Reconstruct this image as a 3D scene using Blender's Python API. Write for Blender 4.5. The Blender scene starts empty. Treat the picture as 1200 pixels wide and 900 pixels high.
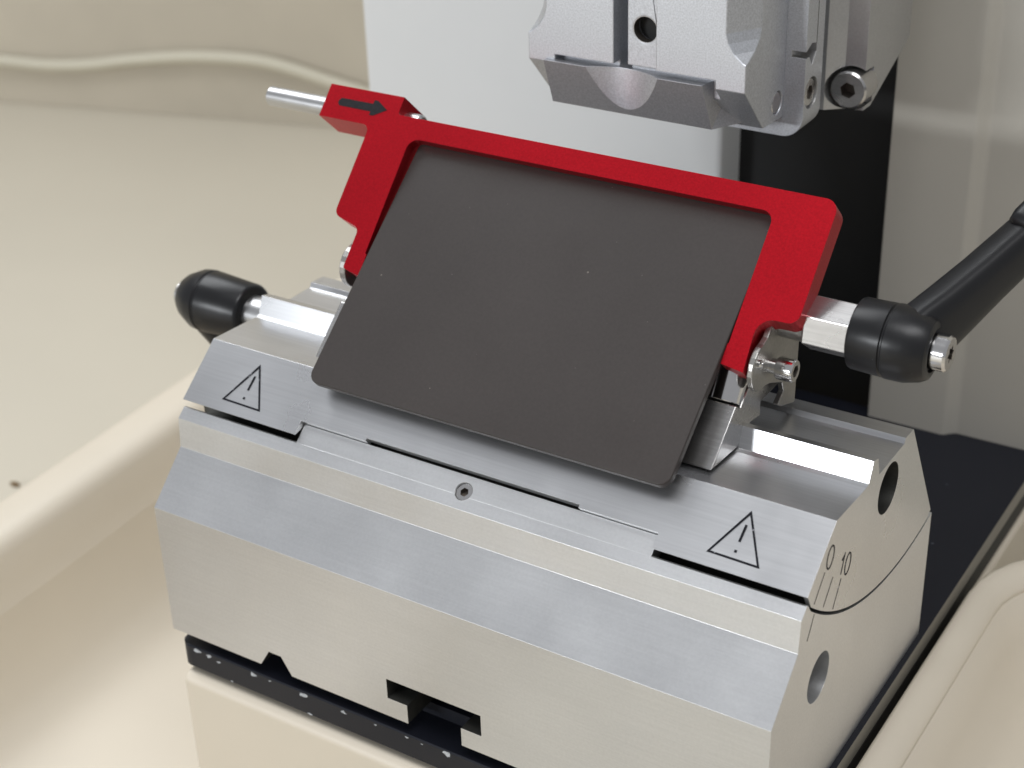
import bpy, bmesh, math, random
from mathutils import Vector, Matrix
random.seed(4)
MM = 0.001
sc = bpy.context.scene
COL = sc.collection

# ------------------------------------------------------------------ camera
cam_d = bpy.data.cameras.new('camera'); cam = bpy.data.objects.new('camera', cam_d); COL.objects.link(cam)
RX = Vector((0.846677538, 0.531256168, -0.0300671)); RY = Vector((0.235699338, -0.425101049, -0.873919287)); RZ = Vector((-0.477056568, 0.732841035, -0.485140237))
CP = Vector((207.9334515, -190.7805765, 205.4472577)); FPX = 1960.4262
m = Matrix((RX, -RY, -RZ)).transposed().to_4x4(); m.translation = CP * MM
cam.matrix_world = m
cam_d.sensor_width = 36; cam_d.lens = FPX / 1200 * 36
cam_d.clip_start = 0.01; cam_d.clip_end = 20
cam_d.dof.use_dof = True; cam_d.dof.focus_distance = 0.292; cam_d.dof.aperture_fstop = 25
sc.camera = cam

# ------------------------------------------------------------------ light
w = bpy.data.worlds.new('World'); sc.world = w; w.use_nodes = True
w.node_tree.nodes['Background'].inputs['Color'].default_value = (0.85, 0.87, 0.915, 1)
w.node_tree.nodes['Background'].inputs['Strength'].default_value = 0.41
def area(name, loc, target, sx, sy, power, col):
    l = bpy.data.lights.new(name, 'AREA'); l.shape = 'RECTANGLE'; l.size = sx; l.size_y = sy; l.energy = power; l.color = col
    o = bpy.data.objects.new(name, l); COL.objects.link(o); o.location = loc
    o.rotation_euler = (Vector(target) - Vector(loc)).to_track_quat('-Z', 'Y').to_euler()
    return o
area('ceiling_lamp', (-1.0, 0.45, 1.65), (0.0, 0.05, 0.0), 1.3, 0.7, 17, (0.95, 0.975, 1.0))
area('fill_lamp_right', (0.42, -0.45, 1.7), (0.08, 0.05, 0.0), 1.0, 0.6, 14, (0.98, 0.985, 1.0))  # added fill light, brightens the right tray and end face
area('room_tube_lamp', (-1.1, -3.0, 0.72), (0.06, 0.05, 0.06), 0.80, 0.19, 38, (0.93, 0.965, 1.0))
sc.view_settings.view_transform = 'Standard'; sc.view_settings.look = 'None'; sc.view_settings.gamma = 1; sc.view_settings.exposure = 0
sc.view_settings.use_curve_mapping = False
sc.render.resolution_x = 1024; sc.render.resolution_y = 768

# ------------------------------------------------------------------ materials
def mat(name, col, rough, metal=0.0, grain=None, rvar=0.0, cvar=0.0, cscale=40, bump=None, spec=0.5, coat=0, flecks=None, spark=None, streak=None):
    """grain=(sx,sy,sz,strength): stretched noise bump for brushing; bump=(scale,strength); flecks=(scale,thresh,colour)"""
    M = bpy.data.materials.new(name); M.use_nodes = True
    nt = M.node_tree; N = nt.nodes; L = nt.links; b = N['Principled BSDF']
    b.inputs['Base Color'].default_value = (*col, 1); b.inputs['Roughness'].default_value = rough; b.inputs['Metallic'].default_value = metal
    b.inputs['Specular IOR Level'].default_value = spec
    if coat: b.inputs['Coat Weight'].default_value = coat; b.inputs['Coat Roughness'].default_value = 0.15
    tc = N.new('ShaderNodeTexCoord')
    def noise(scale, detail=4, vec=None, rgh=0.55):
        n = N.new('ShaderNodeTexNoise'); n.inputs['Scale'].default_value = scale; n.inputs['Detail'].default_value = detail; n.inputs['Roughness'].default_value = rgh
        L.new(vec if vec else tc.outputs['Object'], n.inputs['Vector']); return n
    def maprange(src, a, c, f0=0.3, f1=0.7):
        r = N.new('ShaderNodeMapRange'); r.inputs['From Min'].default_value = f0; r.inputs['From Max'].default_value = f1
        r.inputs['To Min'].default_value = a; r.inputs['To Max'].default_value = c; L.new(src, r.inputs['Value']); return r.outputs['Result']
    csock = None
    if cvar:
        n = noise(cscale)
        mx = N.new('ShaderNodeMix'); mx.data_type = 'RGBA'
        mx.inputs['A'].default_value = (*[min(1, c * (1 - cvar)) for c in col], 1); mx.inputs['B'].default_value = (*[min(1, c * (1 + cvar)) for c in col], 1)
        L.new(maprange(n.outputs['Fac'], 0, 1), mx.inputs['Factor']); csock = mx.outputs['Result']
    if spark:
        n = noise(spark[0], 2)
        mx = N.new('ShaderNodeMix'); mx.data_type = 'RGBA'; mx.blend_type = 'MULTIPLY'; mx.inputs['Factor'].default_value = 1
        if csock: L.new(csock, mx.inputs['A'])
        else: mx.inputs['A'].default_value = (*col, 1)
        v = maprange(n.outputs['Fac'], 1 - spark[1], 1 + spark[1]); L.new(v, mx.inputs['B']); csock = mx.outputs['Result']
    if streak:
        mp = N.new('ShaderNodeMapping'); mp.inputs['Scale'].default_value = streak[:3]; L.new(tc.outputs['Object'], mp.inputs['Vector'])
        n = noise(1, 4, mp.outputs['Vector'])
        mx = N.new('ShaderNodeMix'); mx.data_type = 'RGBA'; mx.blend_type = 'MULTIPLY'; mx.inputs['Factor'].default_value = 1
        if csock: L.new(csock, mx.inputs['A'])
        else: mx.inputs['A'].default_value = (*col, 1)
        L.new(maprange(n.outputs['Fac'], 1 - streak[3], 1 + streak[3]), mx.inputs['B']); csock = mx.outputs['Result']
    if flecks:
        for (fs, th, fc) in flecks:
            vo = N.new('ShaderNodeTexVoronoi'); vo.inputs['Scale'].default_value = fs; L.new(tc.outputs['Object'], vo.inputs['Vector'])
            # only some cells carry a fleck
            cmp1 = N.new('ShaderNodeMath'); cmp1.operation = 'LESS_THAN'; L.new(vo.outputs['Distance'], cmp1.inputs[0]); cmp1.inputs[1].default_value = th
            sep = N.new('ShaderNodeSeparateColor'); L.new(vo.outputs['Color'], sep.inputs['Color'])
            cmp2 = N.new('ShaderNodeMath'); cmp2.operation = 'GREATER_THAN'; L.new(sep.outputs['Red'], cmp2.inputs[0]); cmp2.inputs[1].default_value = 0.72
            mul = N.new('ShaderNodeMath'); mul.operation = 'MULTIPLY'; L.new(cmp1.outputs[0], mul.inputs[0]); L.new(cmp2.outputs[0], mul.inputs[1])
            mx = N.new('ShaderNodeMix'); mx.data_type = 'RGBA'
            if csock: L.new(csock, mx.inputs['A'])
            else: mx.inputs['A'].default_value = (*col, 1)
            mx.inputs['B'].default_value = (*fc, 1); L.new(mul.outputs[0], mx.inputs['Factor']); csock = mx.outputs['Result']
    if csock: L.new(csock, b.inputs['Base Color'])
    if rvar:
        n = noise(60, 5); L.new(maprange(n.outputs['Fac'], max(0.02, rough - rvar), rough + rvar), b.inputs['Roughness'])
    last = None
    def addbump(sock, st, dist):
        nonlocal last
        bp = N.new('ShaderNodeBump'); bp.inputs['Strength'].default_value = st; bp.inputs['Distance'].default_value = dist
        L.new(sock, bp.inputs['Height'])
        if last: L.new(last, bp.inputs['Normal'])
        last = bp.outputs['Normal']; L.new(last, b.inputs['Normal'])
    if grain:
        mp = N.new('ShaderNodeMapping'); mp.inputs['Scale'].default_value = grain[:3]; L.new(tc.outputs['Object'], mp.inputs['Vector'])
        n = noise(1, 3, mp.outputs['Vector']); addbump(n.outputs['Fac'], grain[3], 0.00006)
    if bump:
        n = noise(bump[0], 3); addbump(n.outputs['Fac'], bump[1], bump[2] if len(bump) > 2 else 0.00008)
    return M
MT = {}
MT['alu'] = mat('machined_aluminium', (0.67, 0.675, 0.68), 0.34, 0.85, streak=(60, 2300, 2300, 0.03), spark=(1800, 0.03), rvar=0.04, cvar=0.035, cscale=38, spec=0.4, flecks=[(110, 0.018, (0.30, 0.29, 0.28))])
MT['aluseg'] = mat('brushed_aluminium', (0.65, 0.655, 0.665), 0.30, 0.92, streak=(45, 2300, 2300, 0.05), rvar=0.04, cvar=0.035, cscale=38, spec=0.4, flecks=[(110, 0.02, (0.30, 0.29, 0.28))])
MT['slot'] = mat('dark_metal_recess_shade', (0.09, 0.09, 0.082), 0.45, 0.7, cvar=0.2, cscale=300)  # dark slot metal, with the shade of hole and gap put into its colour
MT['pin'] = mat('turned_steel', (0.55, 0.55, 0.55), 0.30, 0.95, rvar=0.05, cvar=0.05, cscale=120)
MT['dull'] = mat('dull_steel', (0.36, 0.35, 0.33), 0.38, 0.9, cvar=0.08, cscale=150, spark=(2000, 0.08))
MT['steel'] = mat('ground_steel', (0.52, 0.51, 0.50), 0.28, 0.95, streak=(60, 2500, 2500, 0.10), rvar=0.06, cvar=0.06)
MT['polish'] = mat('polished_steel', (0.70, 0.69, 0.68), 0.16, 1.0, rvar=0.05, cvar=0.05, cscale=200)
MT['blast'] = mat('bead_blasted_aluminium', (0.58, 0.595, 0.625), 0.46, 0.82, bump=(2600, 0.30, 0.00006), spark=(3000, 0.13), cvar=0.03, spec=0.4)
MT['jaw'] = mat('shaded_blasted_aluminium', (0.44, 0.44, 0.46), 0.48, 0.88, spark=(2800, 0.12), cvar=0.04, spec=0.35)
MT['satin'] = mat('satin_aluminium', (0.50, 0.50, 0.50), 0.42, 0.88, spark=(2600, 0.06), cvar=0.05, spec=0.4)
MT['grey'] = mat('dark_grey_coating', (0.043, 0.036, 0.033), 0.50, 0.0, cvar=0.08, cscale=34, spark=(1800, 0.07), rvar=0.08, spec=0.32, flecks=[(150, 0.035, (0.16, 0.14, 0.12)), (420, 0.05, (0.09, 0.08, 0.075))])
MT['red'] = mat('red_anodised', (0.47, 0.007, 0.016), 0.37, 0.8, bump=(3000, 0.13, 0.00005), spark=(2600, 0.12), cvar=0.07, cscale=30, spec=0.4)
MT['black'] = mat('black_plastic', (0.010, 0.010, 0.011), 0.34, 0.0, bump=(700, 0.18), rvar=0.07, spec=0.38, flecks=[(300, 0.05, (0.05, 0.05, 0.05))])
MT['ink'] = mat('black_ink', (0.006, 0.006, 0.010), 0.6, spark=(1500, 0.5), spec=0.2, flecks=[(1300, 0.22, (0.26, 0.26, 0.28))])
MT['arrow'] = mat('black_arrow_ink', (0.010, 0.010, 0.012), 0.5, spark=(1500, 0.4), spec=0.25)
MT['cream'] = mat('cream_plastic', (0.71, 0.64, 0.525), 0.42, 0.0, bump=(900, 0.08), cvar=0.03, cscale=14)
MT['paint'] = mat('beige_texture_paint', (0.50, 0.475, 0.42), 0.5, 0.0, bump=(900, 0.35, 0.0001), cvar=0.02, spec=0.22)
MT['white'] = mat('pale_grey_cover', (0.70, 0.71, 0.71), 0.5, 0.0, bump=(900, 0.06), cvar=0.01)
MT['navy'] = mat('navy_black_paint', (0.008, 0.0092, 0.015), 0.45, 0.0, bump=(1400, 0.2), spec=0.35, flecks=[(230, 0.06, (0.08, 0.09, 0.11))])
MT['chip'] = mat('bare_metal_chip', (0.50, 0.53, 0.57), 0.5, 0.3, spark=(2500, 0.3))
MT['edge'] = mat('worn_bronze_grey_edge', (0.25, 0.235, 0.20), 0.45, 0.2, cvar=0.06, cscale=120, bump=(1500, 0.15))
MT['socket'] = mat('dark_socket_steel', (0.18, 0.16, 0.14), 0.4, 0.85)
MT['void'] = mat('matt_black_slide_and_shade', (0.006, 0.006, 0.006), 0.6)  # black slide; also stands in for shade in edge gap and bolt hole
MT['table'] = mat('beige_bench_top', (0.59, 0.545, 0.45), 0.45, 0.0, cvar=0.03, cscale=6, bump=(500, 0.05))
MT['wall'] = mat('beige_wall', (0.50, 0.45, 0.36), 0.6, 0.0, cvar=0.10, cscale=9)
MT['cable'] = mat('pale_cable', (0.56, 0.525, 0.42), 0.5)
MT['brown'] = mat('brown_crumb', (0.16, 0.10, 0.04), 0.7, cvar=0.4, cscale=800)

# ------------------------------------------------------------------ helpers
def link(name, me, material, parent=None):
    o = bpy.data.objects.new(name, me); COL.objects.link(o)
    for mm_ in (material if isinstance(material, (list, tuple)) else [material]): me.materials.append(MT[mm_])
    if parent: o.parent = parent
    return o
def finish(bm, name, material, parent=None, bevel=0.0, seg=2, smooth=None, ang=30):
    bmesh.ops.recalc_face_normals(bm, faces=bm.faces[:])
    me = bpy.data.meshes.new(name); bm.to_mesh(me); bm.free()
    me.transform(Matrix.Scale(MM, 4))
    o = link(name, me, material, parent)
    if smooth is not None:
        for p in me.polygons: p.use_smooth = True
        me.set_sharp_from_angle(angle=math.radians(smooth))
    if bevel:
        b = o.modifiers.new('bevel', 'BEVEL'); b.width = bevel * MM; b.segments = seg; b.limit_method = 'ANGLE'; b.angle_limit = math.radians(ang)
    return o
def prism(bm, pts, vec):
    """pts: list of 3D points (planar), extruded along vec"""
    a = [bm.verts.new(p) for p in pts]; c = [bm.verts.new(Vector(p) + Vector(vec)) for p in pts]
    f1 = bm.faces.new(a); f2 = bm.faces.new(c[::-1]); fs = [f1, f2]
    for i in range(len(pts)):
        j = (i + 1) % len(pts); fs.append(bm.faces.new((a[j], a[i], c[i], c[j])))
    return fs
def xprism(bm, prof, x0, x1): return prism(bm, [(x0, y, z) for y, z in prof], (x1 - x0, 0, 0))
def box(bm, a, b):
    return prism(bm, [(a[0], a[1], a[2]), (b[0], a[1], a[2]), (b[0], b[1], a[2]), (a[0], b[1], a[2])], (0, 0, b[2] - a[2]))
def lathe(bm, org, axis, prof, n=48, ref=None, cap=True):
    """prof: (t, r) along axis from org"""
    ax = Vector(axis).normalized(); u = Vector(ref) if ref else ax.orthogonal(); u = (u - ax * u.dot(ax)).normalized(); v = ax.cross(u)
    rings = []
    for t, r in prof:
        rings.append([bm.verts.new(Vector(org) + ax * t + (u * math.cos(2 * math.pi * k / n) + v * math.sin(2 * math.pi * k / n)) * r) for k in range(n)])
    for a, c in zip(rings, rings[1:]):
        for k in range(n): bm.faces.new((a[k], a[(k + 1) % n], c[(k + 1) % n], c[k]))
    if cap: bm.faces.new(rings[0][::-1]); bm.faces.new(rings[-1])
def fillet(pts, n=5):
    """pts: list of (x, y[, r]); rounds corners that carry r"""
    out = []
    N = len(pts)
    for i, p in enumerate(pts):
        if len(p) < 3 or p[2] <= 0: out.append((p[0], p[1])); continue
        P = Vector(p[:2]); A = (Vector(pts[i - 1][:2]) - P).normalized(); B = (Vector(pts[(i + 1) % N][:2]) - P).normalized()
        half = math.acos(max(-1, min(1, A.dot(B)))) / 2
        d = p[2] / math.tan(half); c = P + (A + B).normalized() * (p[2] / math.sin(half))
        s = P + A * d; e = P + B * d
        a0 = math.atan2(s.y - c.y, s.x - c.x); a1 = math.atan2(e.y - c.y, e.x - c.x); da = (a1 - a0 + math.pi) % (2 * math.pi) - math.pi
        for k in range(n + 1):
            a = a0 + da * k / n; out.append((c.x + p[2] * math.cos(a), c.y + p[2] * math.sin(a)))
    return out
def boolean(o, cutters, op='DIFFERENCE'):
    for c in cutters:
        md = o.modifiers.new('b', 'BOOLEAN'); md.operation = op; md.object = c; md.solver = 'EXACT'; md.material_mode = 'TRANSFER'
    bpy.context.view_layer.update()
    dg = bpy.context.evaluated_depsgraph_get(); me = bpy.data.meshes.new_from_object(o.evaluated_get(dg))
    for md in list(o.modifiers): o.modifiers.remove(md)
    old = o.data; nm = old.name; o.data = me; bpy.data.meshes.remove(old); me.name = nm
    for c in cutters:
        cm = c.data; bpy.data.objects.remove(c); bpy.data.meshes.remove(cm)
def bevel(o, wd, seg=2, ang=30):
    b = o.modifiers.new('bevel', 'BEVEL'); b.width = wd * MM; b.segments = seg; b.limit_method = 'ANGLE'; b.angle_limit = math.radians(ang)
def smooth(o, a=30):
    for p in o.data.polygons: p.use_smooth = True
    o.data.set_sharp_from_angle(angle=math.radians(a))
def empty(name, loc=(0, 0, 0)):
    o = bpy.data.objects.new(name, None); COL.objects.link(o); o.empty_display_size = 0.01
    return o
def tag(o, label=None, cat=None, kind=None, group=None):
    if label: o['label'] = label
    if cat: o['category'] = cat
    if kind: o['kind'] = kind
    if group: o['group'] = group
    return o
class Frame:
    """tilted plane containing the X axis; (x, s, w) -> point"""
    def __init__(s, y, z, deg):
        a = math.radians(deg); s.O = Vector((0, y, z)); s.d = Vector((0, math.cos(a), math.sin(a))); s.n = Vector((0, -math.sin(a), math.cos(a)))
    def p(s, x, t, w=0): return s.O + Vector((x, 0, 0)) + s.d * t + s.n * w
INC = Frame(11.69, 47.57, 39.5)      # sloping front of the segment
PLT = Frame(16.2, 56.95, 39.65)      # dark pressure plate
RED = Frame(56.9, 94.61, 46.467)     # red guard
def stroke(bm, pts, width, n, closed=False, th=0.05):
    """flat line of the given width along 3D points lying in a plane of normal n"""
    n = Vector(n).normalized(); P = [Vector(p) for p in pts]; N = len(P); L, Rr = [], []
    for i in range(N):
        a = P[i - 1] if (i > 0 or closed) else None; c = P[(i + 1) % N] if (i < N - 1 or closed) else None
        d1 = (P[i] - a).normalized() if a is not None else None; d2 = (c - P[i]).normalized() if c is not None else None
        if d1 is None: d1 = d2
        if d2 is None: d2 = d1
        s = n.cross(d1 + d2).normalized(); k = 1 / max(0.35, s.dot(n.cross(d1)))
        L.append(P[i] + s * width / 2 * k); Rr.append(P[i] - s * width / 2 * k)
    for i in range(N if closed else N - 1):
        j = (i + 1) % N; prism(bm, [L[i], Rr[i], Rr[j], L[j]], n * th)

# ================================================================== knife holder
H = tag(empty('knife_holder'), 'silver metal microtome knife holder with dark grey plate and red guard', 'knife holder')
# ---- base block
CY, CZ, RAD = 58.63, 96.32, 68.9
def arc(r, y0, y1, n=28, side=-1):
    out = []
    for k in range(n + 1):
        y = y0 + (y1 - y0) * k / n; out.append((y, CZ - math.sqrt(r * r - (y - CY) ** 2)))
    return out
bm = bmesh.new()
prof = [(0, 0), (0, 29.2), (9.2, 38.15), (INC.p(0, -3.6, -1.3).y, INC.p(0, -3.6, -1.3).z), (INC.p(0, -1.1, -1.3).y, INC.p(0, -1.1, -1.3).z), (12.2, 45.75)] + arc(RAD + 0.35, 13.4, 72.67) + [(72.67, 0)]
xprism(bm, prof, 0, 130)
base = finish(bm, 'base_block', 'alu', H)
# raised tongue that fits into the segment
bm = bmesh.new()
tp = [INC.p(0, -1.6, -1.3), INC.p(0, 2.72, -1.3), INC.p(0, 2.72, -4.6), INC.p(0, -1.6, -4.6)]
xprism(bm, [(p.y, p.z) for p in tp], 27.75, 102.35)
boolean(base, [finish(bm, 'cut', 'alu')], 'UNION')
cuts = []
bm = bmesh.new(); prism(bm, [(53.8, -1, 8.8), (53.8, -1, 4.3), (58.2, -1, 4.3), (58.2, -1, -1), (70.1, -1, -1), (70.1, -1, 4.1), (74.55, -1, 4.1), (74.55, -1, 8.8)], (0, 80, 0)); cuts.append(finish(bm, 'cut', 'slot'))
bm = bmesh.new(); prism(bm, [(22.6, -1, -0.5), (25.3, -1, 3.9), (28.3, -1, 3.9), (30.9, -1, -0.5)], (0, 80, 0)); cuts.append(finish(bm, 'cut', 'slot'))
bm = bmesh.new(); lathe(bm, (112, 19.0, 26.7), (1, 0, 0), [(0, 4.6), (20, 4.6)]); cuts.append(finish(bm, 'cut', 'alu'))
c = INC.p(64.8, -0.25, -1.3)
bm = bmesh.new(); lathe(bm, c - INC.n * 4, INC.n, [(0, 1.75), (6, 1.75)], 32); cuts.append(finish(bm, 'cut', 'alu'))
boolean(base, cuts); bevel(base, 0.30, 3)
bm = bmesh.new(); lathe(bm, c - INC.n * 2.6, INC.n, [(0, 1.72), (2.0, 1.72), (2.25, 1.5)], 32)
scr = finish(bm, 'set_screw', 'polish', H, smooth=30)
bm = bmesh.new(); lathe(bm, c - INC.n * 1.6, INC.n, [(0, 0.85), (3, 0.85)], 6); boolean(scr, [finish(bm, 'cut', 'socket')])
bm = bmesh.new(); stroke(bm, [(130.0, 15.1, 42.27), (130.0, 12.7, 38.37)], 0.14, (1, 0, 0)); finish(bm, 'scale_mark', 'ink', base)

# ---- segment
sp = [(11.69, 47.57), (22.1, 56.02), (34.8, 55.1), (35.8, 55.3), (37.4, 58.85), (39.5, 58.3), (40.6, 54.5), (52.3, 54.35), (52.9, 55.25), (56.81, 54.95), (71.75, 29.75)]
ap = arc(RAD - 0.25, 13.4, 71.75)
bm = bmesh.new(); xprism(bm, sp + ap[::-1][1:] + [(12.3, 46.75)], 0, 130)
seg = finish(bm, 'segment_block', 'aluseg', H); cuts = []
def incbox(x0, x1, s0, s1, w0=-9, w1=3):
    b_ = bmesh.new(); prism(b_, [INC.p(x0, s0, w0), INC.p(x1, s0, w0), INC.p(x1, s1, w0), INC.p(x0, s1, w0)], INC.n * (w1 - w0)); return finish(b_, 'cut', 'alu')
cuts.append(incbox(27.55, 102.5, -6, 2.85, -5)); cuts.append(incbox(42.4, 87.2, -6.2, 3.45, -5.2))
bm = bmesh.new(); lathe(bm, (-2, 45.8, 49.0), (1, 0, 0), [(0, 4.75), (20, 4.75)]); cuts.append(finish(bm, 'cut', 'alu'))
bm = bmesh.new(); lathe(bm, (112, 45.9, 48.9), (1, 0, 0), [(0, 4.75), (20, 4.75)]); cuts.append(finish(bm, 'cut', 'slot'))
bm = bmesh.new(); xprism(bm, [(9, 46.9), (17, 48.3), (17, 40), (9, 40)], -1, 129.2); cuts.append(finish(bm, 'cut', 'slot'))
boolean(seg, cuts); bevel(seg, 0.18, 3)
def warning(cx):
    b_ = bmesh.new(); T = lambda x, s: INC.p(cx + x, s, 0.0)
    stroke(b_, [T(-4.45, 2.45), T(0.0, 10.6), T(4.45, 2.3)], 0.36, INC.n, closed=True)
    stroke(b_, [T(0.05, 8.45), T(-0.05, 5.4)], 0.42, INC.n)
    stroke(b_, [T(-0.06, 3.95), T(-0.06, 3.5)], 0.45, INC.n)
    o = finish(b_, 'warning_triangle', 'ink', seg)
warning(13.3); warning(116.2)
bm = bmesh.new()
for a, c2 in [((18.44, 48.3), (14.68, 44.39)), ((22.21, 45.06), (18.84, 41.15)), ((26.12, 42.34), (23.25, 37.89))]:
    stroke(bm, [(130.0, *a), (130.0, *c2)], 0.14, (1, 0, 0))
finish(bm, 'scale_marks', 'ink', seg)
def ell(b_, c2, a, e):
    a = Vector(a) - Vector(c2); e = Vector(e) - Vector(c2)
    stroke(b_, [(130.0, *(Vector(c2) + a * math.cos(t) + e * math.sin(t))) for t in [2 * math.pi * k / 24 for k in range(24)]], 0.30, (1, 0, 0), closed=True)
bm = bmesh.new(); ell(bm, (20.49, 49.97), (21.35, 51.75), (21.65, 49.1)); finish(bm, 'scale_digits_zero', 'ink', seg)
bm = bmesh.new(); ell(bm, (28.75, 43.7), (29.5, 45.45), (29.75, 42.95))
stroke(bm, [(130.0, 25.9, 46.0), (130.0, 27.09, 46.58), (130.0, 25.75, 43.3)], 0.28, (1, 0, 0)); finish(bm, 'scale_digits_ten', 'ink', seg)

# ---- clamp body under the plate
bm = bmesh.new()
xprism(bm, [(25.3, 56.35), (34.4, 64.2), (36.2, 62.9), (38.6, 64.9), (50, 74.4), (55, 70), (55, 60), (44.6, 60), (44.6, 57.3), (40.3, 57.9), (35.6, 55.55)], 22.7, 106.3)
finish(bm, 'clamp_body', 'steel', H, bevel=0.2)
# polished rest above it on the right
bm = bmesh.new(); lathe(bm, (103.2, 36.6, 63.2), PLT.n * 0.25 + PLT.d * 0.8, [(0, 2.9), (8.6, 2.9)], 40); finish(bm, 'rest_pin', 'polish', H, smooth=30, bevel=0.15)
# side plates with hinge discs
def cheek(x0, x1, name):
    b_ = bmesh.new()
    pf = [(54.9, 55.4), (55.6, 74.0), (53, 80.0), (46, 79.0), (41.5, 74.5)]
    pf += [(39.9 + 4.3 * math.cos(math.radians(a)), 69.6 + 4.3 * math.sin(math.radians(a))) for a in range(90, 300, 15)]
    pf += [(43.2, 64.9), (48.8, 62.4), (49.6, 60.2), (47.2, 58.6), (48.6, 57.6)]
    xprism(b_, pf, x0, x1); return finish(b_, name, 'dull', H, bevel=0.2)
ck = cheek(107.3, 108.4, 'cheek_plate'); ck2 = cheek(21.9, 23.3, 'cheek_plate')
bm = bmesh.new(); lathe(bm, (108.3, 38.3, 70.9), (1, 0, 0), [(0, 0.8), (0.4, 0.8), (0.6, 0.55)], 24); finish(bm, 'hinge_pin', 'polish', ck, smooth=40)
bm = bmesh.new(); lathe(bm, (108.3, 43.6, 68.2), (1, 0, 0), [(0, 1.35), (1.2, 1.35), (1.3, 1.9), (1.6, 2.05), (4.2, 2.05), (4.5, 1.85)], 32)
bs = finish(bm, 'hinge_bolt', 'polish', ck, smooth=30)
bm = bmesh.new(); lathe(bm, (111.0, 43.6, 68.2), (1, 0, 0), [(0, 1.15), (3, 1.15)], 6); boolean(bs, [finish(bm, 'cut', 'socket')])
bm = bmesh.new(); lathe(bm, (108.3, 48.8, 75.4), (1, 0, 0), [(0, 3.7), (4.5, 3.7), (4.7, 3.4)], 40); finish(bm, 'bushing', 'dull', ck, smooth=30)

# ---- dark pressure plate
bm = bmesh.new()
pl = fillet([(27.96, 0, 2.2), (102.85, 0, 2.2), (102.85, 52.0, 1.2), (27.96, 52.0, 1.2)], 6)
prism(bm, [PLT.p(x, s, 0) for x, s in pl], PLT.n * -1.6)
tag(finish(bm, 'pressure_plate', 'grey', H, bevel=0.22, smooth=20), 'dark grey rectangular pressure plate with tiny pale specks')

# ---- red guard
bm = bmesh.new()
ol = [(4.7, -3.25), (15.2, -3.25, 0), (17.1, -5.2, 1.6), (17.1, -22.2, 1.8), (23.65, -23.85, 1.5), (23.6, -32.1, 0.6), (27.6, -32.9), (27.6, -28.5), (27.2, -28.3), (27.2, -4.19, 2.2), (103.1, -4.19, 2.2), (103.1, -28.3), (102.9, -28.5), (102.9, -32.1), (107.2, -32.7), (106.6, -22.7, 3.0), (113.55, -22.7, 2.0), (113.55, 0.0, 2.4), (22.5, 0.0, 0.7), (22.5, 3.73), (4.7, 3.73)]
ol[1] = (17.1, -3.25, 1.6); ol.pop(2)
prism(bm, [RED.p(x, s, 0) for x, s in fillet(ol, 6)], RED.n * -4.5)
guard = finish(bm, 'finger_guard', 'red', H)
bm = bmesh.new(); prism(bm, [RED.p(x, s, -2.15) for x, s in [(27.0, -9), (103.3, -9), (103.3, 3), (27.0, 3)]], RED.n * -6)
boolean(guard, [finish(bm, 'cut', 'red')])
bm = bmesh.new(); prism(bm, [RED.p(x, s, -1) for x, s in [(4.7, -3.25), (22.5, -3.25), (22.5, 3.73), (4.7, 3.73)]], RED.n * -6.8)
boolean(guard, [finish(bm, 'cut', 'red')], 'UNION')
bevel(guard, 0.3, 3, 40)
bm = bmesh.new()
ar = [(8.5, -0.45), (16.1, -0.45), (16.1, -1.2), (17.0, -1.2), (19.75, 0.45), (17.0, 2.0), (16.1, 2.0), (16.1, 1.2), (8.5, 1.2), (8.0, 0.7), (8.0, 0.05)]
prism(bm, [RED.p(x, s, 0.0) for x, s in ar], RED.n * 0.06); finish(bm, 'arrow_mark', 'arrow', guard)
bm = bmesh.new(); lathe(bm, RED.p(-11.9, 0.2, -4.0), (1, 0, 0), [(0, 1.65), (0.35, 2.0), (37.6, 2.0), (38, 1.6)], 40); finish(bm, 'slide_pin', 'pin', guard, smooth=30)

# ---- clamping levers
def loft(bm, rings):
    rs = [[bm.verts.new(p) for p in r] for r in rings]; n = len(rs[0])
    for a, c in zip(rs, rs[1:]):
        for k in range(n): bm.faces.new((a[k], a[(k + 1) % n], c[(k + 1) % n], c[k]))
    bm.faces.new(rs[0][::-1]); bm.faces.new(rs[-1])
def section(cn, u, v, a, b, n=28, pw=2.6, rot=0.0):
    out = []; u, v = u * math.cos(rot) + v * math.sin(rot), v * math.cos(rot) - u * math.sin(rot)
    for k in range(n):
        t = 2 * math.pi * k / n; c, s = math.cos(t), math.sin(t)
        out.append(cn + u * (a * math.copysign(abs(c) ** (2 / pw), c)) + v * (b * math.copysign(abs(s) ** (2 / pw), s)))
    return out
def arm(org, d, ax, stations, name, parent, pw=2.6, rot=0.0):
    d = d.normalized(); v = d.cross(ax).normalized(); u = v.cross(d).normalized()
    b_ = bmesh.new(); loft(b_, [section(org + d * t + u * o_, u, v, a, b, 36, pw, rot) for t, a, b, o_ in stations])
    return finish(b_, name, 'black', parent, smooth=50)
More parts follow.
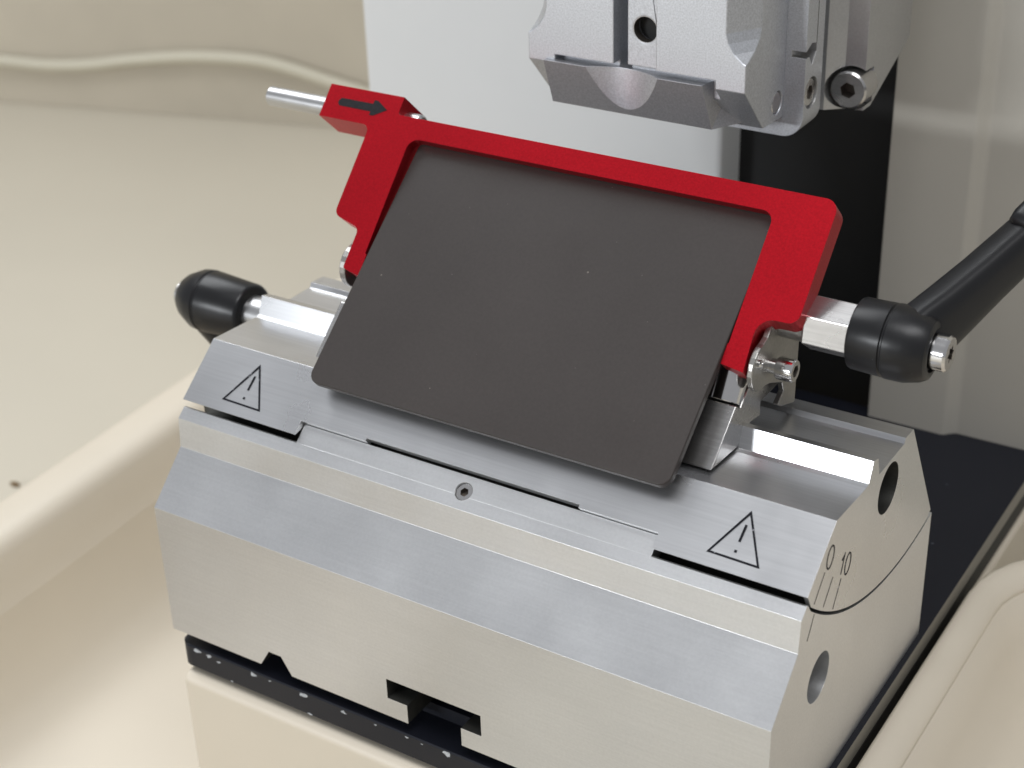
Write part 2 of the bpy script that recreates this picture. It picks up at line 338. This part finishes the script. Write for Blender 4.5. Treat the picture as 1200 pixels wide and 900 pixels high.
# right lever
ax0 = Vector((0, 48.8, 75.4)); X = Vector((1, 0, 0))
bm = bmesh.new()
lathe(bm, ax0 + X * 121.2, X, [(0, 5.6), (0.25, 6.05), (0.6, 6.2), (5.8, 6.35), (6.0, 6.1), (6.2, 6.1), (6.45, 6.45), (9.5, 6.4), (12.2, 5.7), (13.2, 5.1), (13.5, 4.4), (13.5, 3.8), (12.9, 3.7)], 64)
lev = tag(finish(bm, 'clamping_lever', 'black', H, smooth=35), 'black plastic clamping lever reaching up past the beige panel')
ROT = -17
tl, ph = math.radians(20), math.radians(25)
d = Vector((math.sin(tl), math.cos(tl) * math.cos(ph), math.cos(tl) * math.sin(ph)))
arm(ax0 + X * 130.6, d, X, [(0, 3.4, 5.8, 0), (4, 3.5, 5.6, 0), (9, 3.6, 5.1, 0.1), (18, 3.5, 4.5, 0.2), (30, 3.5, 4.1, 0.3), (42, 3.7, 4.2, 0.3), (55, 4.2, 4.6, 0.3), (62, 4.2, 4.6, 0.3), (65, 3.0, 3.4, 0.3)], 'lever_arm', lev, 3.2, math.radians(ROT))
v = d.cross(X).normalized(); u = v.cross(d).normalized()
sgn = 1 if (-RY).dot(v) > 0 else -1
bm = bmesh.new(); og = ax0 + X * 130.9 + v * sgn * 3.6
loft(bm, [section(og + d * t, u, v, a, b, 24, 3.2) for t, a, b in [(27.6, 1.9, 0.6), (28.0, 2.7, 1.6), (29.5, 3.0, 2.2), (38, 3.2, 2.5), (50, 3.2, 2.4), (58, 2.2, 1.2)]])
finish(bm, 'thumb_rest', 'black', lev, smooth=50)
bm = bmesh.new(); lathe(bm, ax0 + X * 113.0, X, [(0, 4.6), (0.2, 4.95), (9, 4.95)], 6, ref=(0, 0.12, 1)); finish(bm, 'hex_shaft', 'steel', lev, bevel=0.2)
bm = bmesh.new(); lathe(bm, ax0 + X * 133.0, X, [(0, 3.15), (3.9, 3.15), (4.35, 2.8)], 48)
ls = finish(bm, 'lever_screw', 'polish', lev, smooth=30)
bm = bmesh.new()
st = []
for k in range(24):
    a = 2 * math.pi * k / 24; r = 1.25 + 0.35 * math.cos(6 * a); st.append((136.2, 48.8 + r * math.cos(a), 75.4 + r * math.sin(a)))
prism(bm, st, (3, 0, 0)); boolean(ls, [finish(bm, 'cut', 'socket')])
# left lever
ay = Vector((0.8, 45.6, 48.7))
bm = bmesh.new()
lathe(bm, ay + X * -11.2, -X, [(0, 5.4), (0.3, 5.9), (0.8, 6.15), (11.2, 6.75), (11.5, 6.55), (11.8, 6.55), (12.1, 6.8), (14.0, 6.6), (17.2, 5.1), (18.2, 4.3), (18.2, 3.4), (17.6, 3.3)], 64)
lev2 = tag(finish(bm, 'clamping_lever', 'black', H, smooth=35), 'black plastic clamping lever with rounded hub beside the cream tray')
arm(ay + X * -25.0, Vector((0.12, 0.42, -0.85)), X, [(0, 3.0, 5.6, 0), (5, 3.0, 5.4, 0), (12, 3.1, 4.8, 0), (30, 3.2, 4.2, 0), (55, 3.8, 4.4, 0), (60, 2.6, 3.2, 0)], 'lever_arm', lev2)
bm = bmesh.new(); lathe(bm, ay + X * 4.0, -X, [(0, 3.9), (16, 3.9)], 40); finish(bm, 'round_shaft', 'pin', lev2, smooth=30)
bm = bmesh.new(); lathe(bm, ay + X * -28.4, -X, [(0, 2.9), (2.6, 2.9), (3.1, 2.4)], 40); finish(bm, 'lever_screw', 'steel', lev2, smooth=30)

# ================================================================== microtome body
MB = tag(empty('microtome_body'), 'beige microtome body with pale cover, black slide channel and navy base plate', 'microtome')
# base plate with chamfered front
bm = bmesh.new()
ol = fillet([(0.8, 0.0, 3.0), (131.1, 0.0, 2.0), (131.1, 152, 0), (0.8, 152, 0)], 6)
def plate_stack(bm, ol, levels):
    rings = []
    for z, ins in levels:
        rings.append([bm.verts.new((min(max(x, 0.8 + min(ins, 0.5)), 131.1), max(y, ins) if y < 20 else y, z)) for x, y in ol])
    n = len(ol)
    for a, c in zip(rings, rings[1:]):
        for k in range(n): bm.faces.new((a[k], a[(k + 1) % n], c[(k + 1) % n], c[k]))
    bm.faces.new(rings[0][::-1]); bm.faces.new(rings[-1])
plate_stack(bm, ol, [(-8.7, 0.8), (-8.0, 0.0), (-3.1, 0.0), (-2.85, 0.25), (-2.7, 7.0), (-0.02, 7.2)])
bp = finish(bm, 'base_plate', ['navy', 'edge'], MB)
bp.data.update()
for p in bp.data.polygons:
    if p.normal.x > 0.95: p.material_index = 1
bm = bmesh.new(); box(bm, (129.9, 2, -8.6), (131.16, 151, -4.25)); finish(bm, 'edge_gap_shade', 'void', MB)  # solid black strip in place of the shaded gap below the edge
# paint chips along the plate front
def chip(x, s, pts):
    b_ = bmesh.new(); prism(b_, [(x + px, -0.01, -2.95 + s + pz) for px, pz in pts], (0, -0.03, 0)); finish(b_, 'paint_chip', 'chip', bp)
rr = lambda a: a + random.uniform(-0.12, 0.12)
for x, s, wd, hg in [(x_, s_, w_ * 1.5, h_ * 1.5) for x_, s_, w_, h_ in [(5.6, -0.3, 1.5, 0.9), (8.9, -0.45, 0.9, 0.7), (11.4, -0.9, 0.8, 0.4), (20.2, -0.4, 1.4, 0.8), (32.9, -0.4, 1.6, 0.9), (33.9, -4.6, 1.0, 0.3), (42.8, -0.5, 0.9, 0.5), (14.5, -4.6, 0.7, 0.3), (66.6, -0.2, 1.5, 1.0), (24.6, -0.3, 0.5, 0.3), (50.3, -0.4, 0.5, 0.25), (57.5, -0.3, 0.7, 0.25), (61.0, -0.4, 0.4, 0.2)]]:
    npt = random.randint(6, 9); angs = sorted(random.uniform(0, 2 * math.pi) for _ in range(npt))
    chip(x, s - 0.3, [(wd * 0.55 * random.uniform(0.55, 1.15) * math.cos(t), min(0.25 - s, hg * 0.5 * random.uniform(0.5, 1.2) * math.sin(t))) for t in angs])
# cream base casting under the plate
bm = bmesh.new()
cp = fillet([(1.0, -120), (1.0, -9.6, 2.6), (132.4, -9.6, 1.0), (132.4, -120)], 8)
xprism(bm, fillet([(-1.2, -120), (-1.2, -9.9, 2.4), (152, -9.9), (152, -120)], 8), 1.4, 131.9)
finish(bm, 'base_casting', 'cream', MB, bevel=1.6, seg=6, ang=50, smooth=40)
# covers
bm = bmesh.new()
pf = fillet([(-55.5, 148, 2.0), (48.4, 148, 1.5), (48.4, 165), (-55.5, 190)], 6)
prism(bm, [(x, y, -10) for x, y in pf], (0, 0, 260)); tag(finish(bm, 'front_cover', 'white', MB, smooth=35), 'pale grey flat cover panel')
bm = bmesh.new(); box(bm, (46, 158.5, -9), (96, 166, 250)); finish(bm, 'slide_channel', 'void', MB)
bm = bmesh.new()
pf = fillet([(89.5, 148, 0.5), (108.2, 148, 1.6), (110.6, 150.3, 2.2), (240, 152.5), (240, 200), (89.5, 200)], 8)
prism(bm, [(x, y, 0.0) for x, y in pf], (0, 0, 250)); tag(finish(bm, 'side_panel', 'paint', MB, smooth=35), 'beige textured panel with a soft vertical crease')

# ================================================================== specimen clamp
SC = tag(empty('specimen_clamp'), 'silver bead blasted specimen clamp hanging above the red guard', 'specimen clamp')
YF = 75.0
bm = bmesh.new()
xprism(bm, [(YF, 150), (YF, 103.4), (83.6, 94.0), (92.6, 93.5), (92.6, 150)], 41.4, 87.2)
body = finish(bm, 'clamp_block', 'blast', SC); cuts = []
for sx, xc in ((1, 87.2), (-1, 41.4)):   # rounded corner relief, ending in a scoop
    bm = bmesh.new(); dirv = Vector((6.4, 4.1 * sx, 0)).normalized()
    pts = []
    nrm = Vector((sx * 6.4, -4.1, 0)).normalized()
    p0 = Vector((xc - sx * 4.1, YF, 0)); p1 = Vector((xc, YF + 6.4, 0)); t = (p1 - p0).normalized(); mid = (p0 + p1) / 2
    L_ = []
    for a, z in [(-9, 160), (-9, 108.4), ]: pass
    prof = [(0, 160), (0, 114.0), (0.4, 112.2), (1.4, 110.4), (2.8, 109.0), (4.6, 108.0), (12, 105.5), (12, 160)]
    prism(bm, [mid + nrm * o_ + Vector((0, 0, z)) - t * 14 for o_, z in prof], t * 28); cuts.append(finish(bm, 'cut', 'blast'))
bm = bmesh.new(); box(bm, (60.1, YF - 2, 100), (62.6, 84, 160)); cuts.append(finish(bm, 'cut', 'blast'))
bm = bmesh.new(); box(bm, (62.5, YF - 2, 100), (69.0, YF + 0.9, 160)); cuts.append(finish(bm, 'cut', 'blast'))
bm = bmesh.new(); lathe(bm, (66.3, YF - 3, 112.2), (0, 1, 0), [(0, 2.55), (16, 2.55)], 40); cuts.append(finish(bm, 'cut', 'blast'))
bm = bmesh.new(); prism(bm, [(47.3, YF - 2, 90), (47.3, YF - 2, 105.0), (81.2, YF - 2, 105.0), (81.2, YF - 2, 90)], (0, 4.6, 0)); cuts.append(finish(bm, 'cut', 'blast'))
bm = bmesh.new(); lathe(bm, (86.4, 89.6, 97.2), (1, 0, 0), [(0, 2.25), (2, 2.25)], 40); cuts.append(finish(bm, 'cut', 'blast'))
boolean(body, cuts); bevel(body, 0.18); 
bm = bmesh.new(); box(bm, (62.7, YF + 0.95, 105.3), (68.85, YF + 3, 149)); st = finish(bm, 'centre_strip', 'satin', SC)
bm = bmesh.new(); lathe(bm, (66.3, YF - 3, 112.2), (0, 1, 0), [(0, 2.4), (16, 2.4)], 40); boolean(st, [finish(bm, 'cut', 'socket')]); bevel(st, 0.1)
bm = bmesh.new(); lathe(bm, (66.3, YF + 3.6, 112.2), (0, 1, 0), [(0, 2.5), (0.6, 2.5)], 40); finish(bm, 'bolt_hole_shade', 'void', SC)  # black disc painted in place of the shade deep in the hole
# moving jaw
bm = bmesh.new()
a = [(45.2, 74.0, 104.0), (79.0, 74.0, 104.0), (79.8, 77.0, 94.7), (45.4, 77.0, 94.7)]
b2 = [(46.8, 84.0, 104.0), (81.0, 84.0, 104.0), (86.0, 88.0, 94.7), (42.4, 86.0, 94.7)]
va = [bm.verts.new(p) for p in a]; vb = [bm.verts.new(p) for p in b2]
bm.faces.new(va); bm.faces.new(vb[::-1])
for i in range(4): j = (i + 1) % 4; bm.faces.new((va[j], va[i], vb[i], vb[j]))
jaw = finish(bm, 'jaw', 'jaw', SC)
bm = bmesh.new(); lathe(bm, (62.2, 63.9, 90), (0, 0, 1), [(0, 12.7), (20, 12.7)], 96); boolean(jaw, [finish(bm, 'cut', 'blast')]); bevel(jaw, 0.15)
# side pin, carrier, rear block
bm = bmesh.new(); lathe(bm, (86.3, 89.6, 97.2), (1, 0, 0), [(0, 2.1), (0.6, 2.1), (0.75, 1.9)], 32); finish(bm, 'side_pin', 'polish', SC, smooth=30)
bm = bmesh.new()
prism(bm, [(x, 92.62, z) for x, z in fillet([(40, 160), (40, 89.6, 3), (91.3, 89.6, 4.2), (91.3, 160)], 8)], (0, 8.2, 0)); car = finish(bm, 'carrier', 'blast', SC)
bm = bmesh.new(); lathe(bm, (90.2, 96.0, 97.9), (1, 0, 0), [(0, 3.1), (4, 3.1)], 40); cuts = [finish(bm, 'cut', 'satin')]
bm = bmesh.new(); prism(bm, [(88.2, 92.0, 109.2), (92, 92.0, 109.2), (92, 96.5, 106.3), (88.2, 96.5, 106.3), (88.2, 92, 104.5)][:5], (0, 0, 0.001)); bm.free()
bm = bmesh.new(); xprism(bm, [(91.5, 106.2), (95.2, 107.8), (97.6, 107.2), (97.6, 105.6), (95.6, 103.4), (94.2, 105.4), (91.5, 105.4)], 88.4, 93); cuts.append(finish(bm, 'cut', 'satin'))
bm = bmesh.new(); box(bm, (88.4, 97.3, 107.0), (93, 97.7, 161)); cuts.append(finish(bm, 'cut', 'satin'))
boolean(car, cuts); bevel(car, 0.35, 3)
bm = bmesh.new(); lathe(bm, (89.9, 96.0, 97.9), (1, 0, 0), [(0, 2.75), (0.9, 2.75), (1.1, 2.5)], 40); cs = finish(bm, 'socket_screw', 'polish', SC, smooth=30)
bm = bmesh.new(); lathe(bm, (90.3, 96.0, 97.9), (1, 0, 0), [(0, 1.5), (4, 1.35)], 6); boolean(cs, [finish(bm, 'cut', 'socket')])
bm = bmesh.new()
rb = [(76, 108), (90.5, 108), (91.3, 109.2), (96.2, 112.0), (98.2, 126), (98.2, 131), (76, 131)]
rb = [(76, 107.0), (89.6, 107.0), (92.6, 109.5), (96.6, 110.2), (97.6, 131), (76, 131)]
prism(bm, [(x, y, 90.2) for x, y in rb], (0, 0, 70)); rbk = finish(bm, 'rear_block', 'satin', SC); cuts = []
bm = bmesh.new(); xprism(bm, [(104, 90.6), (113.5, 90.6), (133, 101), (133, 80), (104, 80)], 70, 110); cuts.append(finish(bm, 'cut', 'satin'))
bm = bmesh.new(); lathe(bm, (94.0, 103, 95.0), (0, 1, 0), [(0, 4.5), (11.2, 4.5)], 48); cuts.append(finish(bm, 'cut', 'satin'))
boolean(rbk, cuts); bevel(rbk, 0.25)
bm = bmesh.new(); lathe(bm, (94.0, 114.4, 95.0), (0, -1, 0), [(0, 3.75), (6.0, 3.75), (6.4, 3.4)], 48); hs = finish(bm, 'socket_screw', 'steel', SC, smooth=30)
bm = bmesh.new(); lathe(bm, (94.0, 110.6, 95.0), (0, -1, 0), [(0, 1.65), (6, 1.65)], 6); boolean(hs, [finish(bm, 'cut', 'socket')])

# ================================================================== trays
def sheet(name, prof, path, material, parent=None, smooth_=50):
    """sweep an (offset, z) profile along Y stations: path = list of (y, dx)"""
    bm = bmesh.new(); rows = [[bm.verts.new((o_ + dx, y, z)) for o_, z in prof] for y, dx in path]
    n = len(prof)
    for a, c in zip(rows, rows[1:]):
        for k in range(n): bm.faces.new((a[k], a[(k + 1) % n], c[(k + 1) % n], c[k]))
    bm.faces.new(rows[0][::-1]); bm.faces.new(rows[-1])
    return finish(bm, name, material, parent, smooth=smooth_)
# left tray: rim, inner wall, floor
outer = [(-95, -74.5), (-95, -22.8), (-94.2, -20.8), (-92, -19.9), (-84.5, -19.6), (-81.4, -20.1), (-79.4, -21.4), (-78.5, -23.6), (-76.9, -30), (-75.6, -35.0), (-75.45, -35.25), (-75.45, -35.5), (-72.2, -47.0), (-68.6, -54.8), (-63.8, -59.0), (-57, -61.0), (0.6, -62.0), (0.6, -74.5)]
path = [(-330 + 20 * k, 0) for k in range(0, 24)] + [(150, -1.0), (200, -3.0), (235, -5)]
path = [(y, -5 * max(0, (y - 20)) / 110 if y < 130 else -5) for y, _ in path]
lt = tag(sheet('waste_tray', outer, path, 'cream'), 'cream plastic waste tray with raised rolled rim beside the bench top', 'tray')
# right tray
def rtray():
    prof = [(x_ + 0.7, z_) for x_, z_ in [(131.8, -70), (131.8, -4.3), (132.1, -3.4), (132.8, -3.0), (134.6, -3.2), (136.9, -4.2), (138.0, -5.6), (138.2, -6.2), (138.0, -6.6), (138.6, -7.0), (141.5, -16), (145.5, -25), (150, -29.5), (156, -31.5), (260, -33), (260, -70)]]
    pth = [(-330, 0), (-150, 0), (0, 0), (60, 0), (95, 0)]
    bm = bmesh.new(); rows = [[bm.verts.new((o_ + dx, y, z)) for o_, z in prof] for y, dx in pth]
    # rounded back corner: swing the profile about a vertical axis
    cx, cyy = 158.0, 95.0
    for k in range(1, 9):
        a = math.radians(90 * k / 8)
        row = []
        for o_, z in prof:
            rad = cx - o_
            if rad > 0: row.append(bm.verts.new((cx - rad * math.cos(a), cyy + rad * 1.05 * math.sin(a), z)))
            else: row.append(bm.verts.new((o_, cyy + 0.001 * k, z)))
        rows.append(row)
    n = len(prof)
    for a, c in zip(rows, rows[1:]):
        for k in range(n): bm.faces.new((a[k], a[(k + 1) % n], c[(k + 1) % n], c[k]))
    bm.faces.new(rows[0][::-1])
    # far part beyond the corner, continuing along +X
    last = rows[-1]; ext = [bm.verts.new((262.0, v_.co.y, v_.co.z)) for v_ in last]
    for k in range(n): bm.faces.new((last[k], last[(k + 1) % n], ext[(k + 1) % n], ext[k]))
    bmesh.ops.remove_doubles(bm, verts=bm.verts[:], dist=0.0005)
    return finish(bm, 'waste_tray', 'cream', smooth=50)
tag(rtray(), 'cream plastic waste tray with rounded corner beside the navy base plate', 'tray')

# ================================================================== bench and background
bm = bmesh.new(); bmesh.ops.create_grid(bm, x_segments=2, y_segments=2, size=1400)
for v_ in bm.verts: v_.co.z = -75.0
tag(finish(bm, 'bench_top', 'table'), 'plain beige bench top beyond the cream tray rim', 'bench', kind='structure')
A = Vector((-455.78, 358.45, 0)); B = Vector((-274.73, 407.97, 0)); dd = (B - A).normalized(); nn = Vector((-dd.y, dd.x, 0))
bm = bmesh.new(); p0 = A - dd * 500; p1 = B + dd * 420
prism(bm, [p0 + Vector((0, 0, -74.9)), p1 + Vector((0, 0, -74.9)), p1 + nn * 15 + Vector((0, 0, -74.9)), p0 + nn * 15 + Vector((0, 0, -74.9))], (0, 0, 420))
tag(finish(bm, 'wall', 'wall'), kind='structure')
def tube(name, pts, r, material, n=16):
    # catmull-rom
    P = [Vector(p) for p in pts]; Q = []
    for i in range(len(P) - 1):
        a, b, c, e = P[max(i - 1, 0)], P[i], P[i + 1], P[min(i + 2, len(P) - 1)]
        for k in range(6):
            t = k / 6; Q.append(0.5 * ((2 * b) + (c - a) * t + (2 * a - 5 * b + 4 * c - e) * t * t + (3 * b - a - 3 * c + e) * t ** 3))
    Q.append(P[-1]); bm = bmesh.new(); rings = []
    for i, q in enumerate(Q):
        t = (Q[min(i + 1, len(Q) - 1)] - Q[max(i - 1, 0)]).normalized(); u = t.cross(Vector((0, 0, 1))).normalized(); v_ = u.cross(t)
        rings.append([bm.verts.new(q + (u * math.cos(2 * math.pi * k / n) + v_ * math.sin(2 * math.pi * k / n)) * r) for k in range(n)])
    for a, c in zip(rings, rings[1:]):
        for k in range(n): bm.faces.new((a[k], a[(k + 1) % n], c[(k + 1) % n], c[k]))
    bm.faces.new(rings[0][::-1]); bm.faces.new(rings[-1]); return finish(bm, name, material, smooth=60)
off = -nn * 3.3
cp = [(-640, 308, -50), (-520, 341, -52), (-451.28, 359.68, -52.2), (-423.17, 367.37, -52.9), (-399.9, 373.73, -51.0), (-376.42, 380.15, -47.0), (-344.9, 388.77, -43.3), (-314.45, 397.1, -42.9), (-295.5, 402.28, -45.8), (-276.9, 407.36, -50.8), (-250, 414.5, -57.5), (-200, 428, -70.6)]
tag(tube('cable', [Vector(p) + off for p in cp], 3.1, 'cable'), 'pale thick cable running along the blurred back wall', 'cable')
bm = bmesh.new(); bmesh.ops.create_icosphere(bm, subdivisions=2, radius=1)
# small crumb on the bench
cr = CP + (RX * ((18 - 600) / FPX) + RY * ((567 - 450) / FPX) + RZ) * ((-74.4 - CP.z) / (RX.z * ((18 - 600) / FPX) + RY.z * ((567 - 450) / FPX) + RZ.z))
for v_ in bm.verts: v_.co = Vector((v_.co.x * 2.0, v_.co.y * 1.0, v_.co.z * 0.6)) * random.uniform(0.8, 1.15) + cr
tag(finish(bm, 'wax_crumb', 'brown', smooth=60), 'tiny dark brown crumb lying on the bench top', 'crumb')
